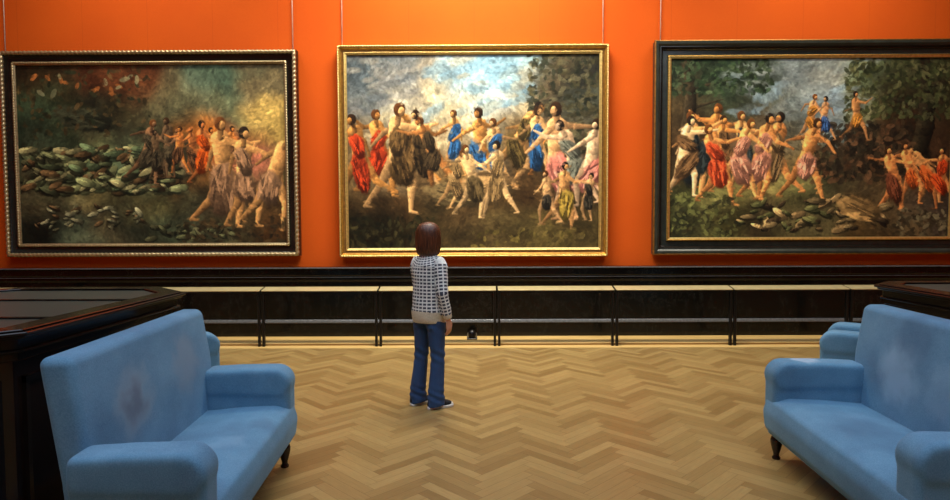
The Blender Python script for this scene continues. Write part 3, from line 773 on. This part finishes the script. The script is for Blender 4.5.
tube(b, [(0, -.012, 1.30), (0, -.008, 1.38), (0, .006, 1.45)], [.055, .047, .05], 16)
ball(b, (0, -.004, 1.535), (.072, .088, .095), 24)                     # cranium
ball(b, (0, .028, 1.485), (.056, .062, .078), 24)                      # face and jaw
ball(b, (0, .062, 1.425), (.024, .022, .018), 12)                      # chin
tube(b, [(0, .086, 1.53), (0, .100, 1.508), (0, .112, 1.49), (0, .092, 1.478)], [(.008, .008), (.010, .010), (.014, .010), (.012, .006)], 10)   # nose
tube(b, [(-.02, .084, 1.455), (0, .094, 1.457), (.02, .084, 1.455)], [.004, .0075, .004], 8, up=Vector((0, 0, 1)))
for s in (-1, 1):
    ball(b, (s*.073, .002, 1.505), (.010, .018, .031), 12)             # ears
    ball(b, (s*.028, .078, 1.528), (.018, .014, .008), 10)             # brow
for (h_, k_, a_) in ((hipR, kneeR, ankR), (hipL, kneeL, ankL)):
    tube(b, [h_, (h_[0], 0, .72), k_, (k_[0], -.02, .34), a_, (a_[0], a_[1], .05)], [.055, .05, .036, .036, .027, .027], 16)
    ax = Vector((a_[0], a_[1], .045))
    tube(b, [ax+Vector((0, -.035, -.005)), ax+Vector((0, .0, -.005)), ax+Vector((0, .04, -.012))], [.022, .024, .018], 12, up=Vector((0, 0, 1)))
for sh, el, wr in ((shR, elR, wrR), (shL, elL, wrL)):
    tube(b, [Vector((sh.x*.5, sh.y, sh.z)), sh, sh.lerp(el, .5), el, el.lerp(wr, .4), wr], [.038, .034, .03, .026, .025, .021], 14)
hand(b, wrR, Vector((.01, .12, -1)), Vector((-.15, 1, .1)), Vector((-1, -.1, 0)), .42)
hand(b, wrL, Vector((.30, .6, -.4)), Vector((.3, .3, 1)), Vector((1, -.4, .0)), .35)
b = remesh(b, .0052, 2)
body = link('body', b, M['skin'], person, True)
for s in (-1, 1):
    b = bmesh.new(); ball(b, (s*.028, .079, 1.512), (.011, .009, .0075), 14)
    e_ = link('eye', b, plain('eye white', s2l((220, 216, 208)), .2), person, True)
    b = bmesh.new(); ball(b, (s*.028, .0865, 1.512), (.0052, .002, .0052), 10); link('iris', b, plain('brown iris', s2l((60, 36, 20)), .2), e_, True)
# jeans
b = bmesh.new()
tube(b, [(0, 0, .985), (0, 0, .93), (0, -.008, .86), (0, -.006, .80), (0, 0, .765)], [(.142, .10), (.15, .108), (.152, .122), (.142, .112), (.10, .075)], 24)
for s, k_, a_ in ((1, kneeR, ankR), (-1, kneeL, ankL)):
    tube(b, [(s*.078, -.004, .87), (s*.080, 0, .74), ((k_[0]+s*.08)/2, .004, .60), k_, (k_[0]*.6+a_[0]*.4, k_[1]-.008, .32), (a_[0], a_[1]-.002, .15), (a_[0], a_[1], .055), (a_[0], a_[1]+.004, .03)],
         [(.078, .10), (.078, .092), (.070, .078), (.060, .066), (.061, .070), (.067, .078), (.072, .086), (.072, .088)], 20)
b = remesh(b, .009, 2)
rsn = np.random.RandomState(5)
for v in b.verts:        # creases behind the knees and stacked folds at the hem
    z = v.co.z
    for zc, amp, fr in ((.47, .005, 70), (.12, .004, 95), (.74, .004, 55)):
        w_ = math.exp(-((z-zc)/.07)**2)*amp; v.co += v.normal*w_*math.sin(z*fr+v.co.x*28+v.co.y*35)
jeans = link('jeans', b, M['denim'], person, True)
for s in (-1, 1):       # pockets: a second layer of cloth following the seat of the jeans
    b = bmesh.new(); b.from_mesh(jeans.data)
    keep = [f for f in b.faces if f.normal.y < -.2 and .025 < s*f.calc_center_median().x < .115 and .705+abs(s*f.calc_center_median().x-.07)*.25 < f.calc_center_median().z < .80] if s > 0 else \
           [f for f in b.faces if f.normal.y < -.2 and .025 < -f.calc_center_median().x < .115 and .705+abs(-f.calc_center_median().x-.07)*.25 < f.calc_center_median().z < .80]
    ks = set(keep); bmesh.ops.delete(b, geom=[f for f in b.faces if f not in ks], context='FACES')
    for v in b.verts: v.co += v.normal*.0035
    r_ = bmesh.ops.solidify(b, geom=list(b.faces), thickness=.003)
    link('back_pocket', b, M['denim'], jeans, True)
# sweater
b = bmesh.new()
tube(b, [(0, 0, .765), (0, 0, .80), (0, .0, .86), (0, 0, .98), (0, .0, 1.10), (0, 0, 1.20), (0, -.004, 1.28), (0, -.008, 1.33), (0, -.01, 1.365), (0, -.010, 1.385)],
     [(.158, .132), (.166, .14), (.170, .142), (.160, .132), (.156, .125), (.165, .125), (.166, .115), (.125, .088), (.075, .066), (.060, .056)], 28)
for sh, el, wr in ((shR, elR, wrR), (shL, elL, wrL)):
    tube(b, [Vector((sh.x*.45, sh.y, sh.z+.025)), Vector((sh.x*.85, sh.y, sh.z+.012)), sh+Vector((0, 0, -.03)), sh.lerp(el, .5), el, el.lerp(wr, .5), el.lerp(wr, .9), el.lerp(wr, .97)],
         [.055, .058, .06, .054, .048, .045, .038, .036], 20)
b = remesh(b, .008, 3)
# cut the closed bottom open a little: hollow hem
for v in b.verts:
    v.co += v.normal*.0025*math.sin(v.co.z*42+v.co.x*19)*math.sin(v.co.y*23+v.co.z*11)
sw = link('sweater', b, M['knit'], person, True)
me = sw.data; at = me.attributes.new('knit', 'FLOAT_VECTOR', 'POINT')
def seg_d(p, a, c):
    d = c-a; f = max(0, min(1, (p-a).dot(d)/d.dot(d))); return (p-(a+d*f)).length, f
vals = []
for v in me.vertices:
    p = v.co; best = None
    for sh, el, wr in ((shR, elR, wrR), (shL, elL, wrL)):
        d1, f1 = seg_d(p, sh, el); d2, f2 = seg_d(p, el, wr)
        for d, f, a, c, off in ((d1, f1, sh, el, 0), (d2, f2, el, wr, 1)):
            lim = .066 if off == 0 else .062
            inside = abs(p.x) > .128 if off == 0 else True
            if d < lim and inside and (best is None or d < best[0]):
                L1 = (el-sh).length
                t_ = (c-a).normalized(); s_ = t_.cross(Vector((0, 1, 0))).normalized(); u_ = s_.cross(t_)
                r_ = p-a; ang = math.atan2(r_.dot(s_), -r_.dot(u_))
                al_ = f*(c-a).length+(L1 if off else 0)
                best = (d, ang*.05/.044, (1.285-al_-.765)/.0305, 1.0 if (off and f > .80) else 0.0)
    # torso cells by angle about the spine, wrap seam kept at the front
    ang = math.atan2(p.x, -p.y)
    zz = p.z+(max(0, .160-math.hypot(p.x, p.y)) if p.z > 1.26 else 0)
    tor = (ang*.155/.044+20, (zz-.765)/.0305, 1.0 if p.z < .868 - 0.0 else 0.0)
    if p.z < .80+.06 and best is None: tor = (tor[0], tor[1], 1.0)
    r = tor if best is None else (best[1]+20, best[2]+40, best[3])
    vals += list(r)
at.data.foreach_set('vector', vals)
# bob hair: a thick shell open at the face
b = bmesh.new()
prof = [(1.362, .088, .082), (1.375, .103, .096), (1.42, .114, .108), (1.47, .118, .112), (1.52, .117, .112), (1.57, .111, .108), (1.605, .098, .098), (1.632, .076, .078), (1.648, .046, .048), (1.655, .012, .012)]
N = 96
def hair_ring(z, rx, ry, t_in):
    ring_ = []
    open_ = math.radians(58) if z < 1.54 else math.radians(max(0, 58-(z-1.54)*58/.05))
    for k in range(N+1):
        th = -PI/2+PI+open_+(2*PI-2*open_)*k/N      # starts at the face side and runs round the back
        g = 1+.018*math.sin(th*31+z*9)+.012*math.sin(th*53)
        if t_in: g = 1
        ring_.append(b.verts.new(((rx*g-t_in)*math.cos(th), (ry*g-t_in)*math.sin(th)-.006, z)))
    return ring_
outer = [hair_ring(z, rx, ry, 0) for z, rx, ry in prof]
inner = [hair_ring(z+(.004 if i == 0 else -.004), max(.004, rx), max(.004, ry), min(.024, rx*.7)) for i, (z, rx, ry) in enumerate(prof)]
for S in (outer, inner):
    for A, B in zip(S, S[1:]):
        for k in range(N): b.faces.new((A[k], A[k+1], B[k+1], B[k]))
for A, B in ((outer[0], inner[0]), (outer[-1], inner[-1])):
    for k in range(N): b.faces.new((A[k], A[k+1], B[k+1], B[k]))
for e in (0, N):
    for i in range(len(prof)-1): b.faces.new((outer[i][e], outer[i+1][e], inner[i+1][e], inner[i][e]))
bmesh.ops.contextual_create(b, geom=outer[-1])
hair = link('hair', b, M['hair'], person, True)
# sneakers
def sneaker(a_, yaw):
    e = bpy.data.objects.new('sneaker', None); C.objects.link(e); e.parent = person
    e.location = (a_[0], a_[1], 0); e.rotation_euler = (0, 0, yaw)
    def outline(g): return [(-.030-g, -.055), (-.024-g, -.075-g), (0, -.086-g), (.024+g, -.075-g), (.030+g, -.055), (.033+g, .0), (.042+g, .08), (.041+g, .12), (.028+g, .155+g), (.0, .168+g), (-.026-g, .155+g), (-.038-g, .12), (-.038-g, .08), (-.031-g, .0)]
    b = bmesh.new(); prism(b, outline(.003), 0, .022, 'xy', .004, 2); link('sole', b, M['rubber_white'], e, True)['label'] = 'white rubber sole'
    b = bmesh.new()
    tube(b, [(0, -.082, .03), (0, -.06, .05), (0, -.02, .06), (0, .03, .055), (0, .08, .04), (0, .13, .032), (0, .158, .026)], [(.014, .012), (.03, .04), (.034, .05), (.035, .042), (.038, .03), (.033, .022), (.014, .01)], 20, up=Vector((0, 0, 1)))
    tube(b, [(0, -.04, .05), (0, -.045, .11)], [.034, .033], 16)
    b = remesh(b, .006, 3); up_ = link('upper', b, M['canvas_black'], e, True)
    b = bmesh.new(); ball(b, (0, .132, .024), (.032, .034, .022), 16); link('toe_cap', b, M['rubber_white'], e, True)['label'] = 'white rubber toe cap'
    b = bmesh.new()
    for q in range(4):
        y = .02+q*.018; z = .096-q*.011
        tube(b, [(-.02, y, z-.012), (0, y, z+.003), (.02, y, z-.012)], [.003, .003, .003], 6, up=Vector((0, 1, 0)))
    link('laces', b, M['rubber_white'], e, True)
sneaker(ankR, -math.radians(22)); sneaker(ankL, -math.radians(8))

# ------------------------------------------------------------------ light
def area(name, loc, target, sx, sy, power, col, spread=180):
    l = bpy.data.lights.new(name, 'AREA'); l.shape = 'RECTANGLE'; l.size = sx; l.size_y = sy; l.energy = power; l.color = col; l.spread = math.radians(spread)
    o = bpy.data.objects.new(name, l); C.objects.link(o); o.location = loc
    o.rotation_euler = (Vector(target)-Vector(loc)).to_track_quat('-Z', 'Y').to_euler(); o['kind'] = 'structure'
    return o
def spot(name, loc, target, power, col, ang, blend=.8, r=.12):
    l = bpy.data.lights.new(name, 'SPOT'); l.energy = power; l.color = col; l.spot_size = math.radians(ang); l.spot_blend = blend; l.shadow_soft_size = r
    o = bpy.data.objects.new(name, l); C.objects.link(o); o.location = loc
    o.rotation_euler = (Vector(target)-Vector(loc)).to_track_quat('-Z', 'Y').to_euler(); o['kind'] = 'structure'
    return o
warm = (1, .90, .74)
for x, p in ((-4.6, 70), (-.08, 235), (4.6, 80)):
    area('wall_lamp', (x, 7.1, 6.9), (x, YW, 1.8), 2.4, .7, p, warm, 110)
for x in (-2.5, 2.3):
    spot('track_spot', (x, 6.4, 6.8), (x*.5, YW, 3.0), 110, warm, 75)
w = bpy.data.worlds.new('world'); bpy.context.scene.world = w; w.use_nodes = True
w.node_tree.nodes['Background'].inputs[0].default_value = (.6, .6, .65, 1); w.node_tree.nodes['Background'].inputs[1].default_value = .05

# ------------------------------------------------------------------ camera
F = 620.0; HC = 1.67
pitch = math.atan(30/F); yaw = math.atan(4/F); roll = .004
fw = Vector((-math.sin(yaw)*math.cos(pitch), math.cos(yaw)*math.cos(pitch), -math.sin(pitch)))
rt = Vector((math.cos(yaw), math.sin(yaw), 0)); up = rt.cross(fw)
r2 = rt*math.cos(roll)-up*math.sin(roll); u2 = rt*math.sin(roll)+up*math.cos(roll)
cam = bpy.data.cameras.new('camera'); co = bpy.data.objects.new('camera', cam); C.objects.link(co)
cam.sensor_width = 36; cam.lens = F/950*36; cam.clip_start = .05
mw = Matrix((r2, u2, -fw)).transposed().to_4x4(); mw.translation = (0, 0, HC); co.matrix_world = mw
S = bpy.context.scene; S.camera = co
S.view_settings.view_transform = 'Standard'; S.view_settings.look = 'None'; S.view_settings.gamma = 1; S.view_settings.use_curve_mapping = False
S.view_settings.exposure = 0.0
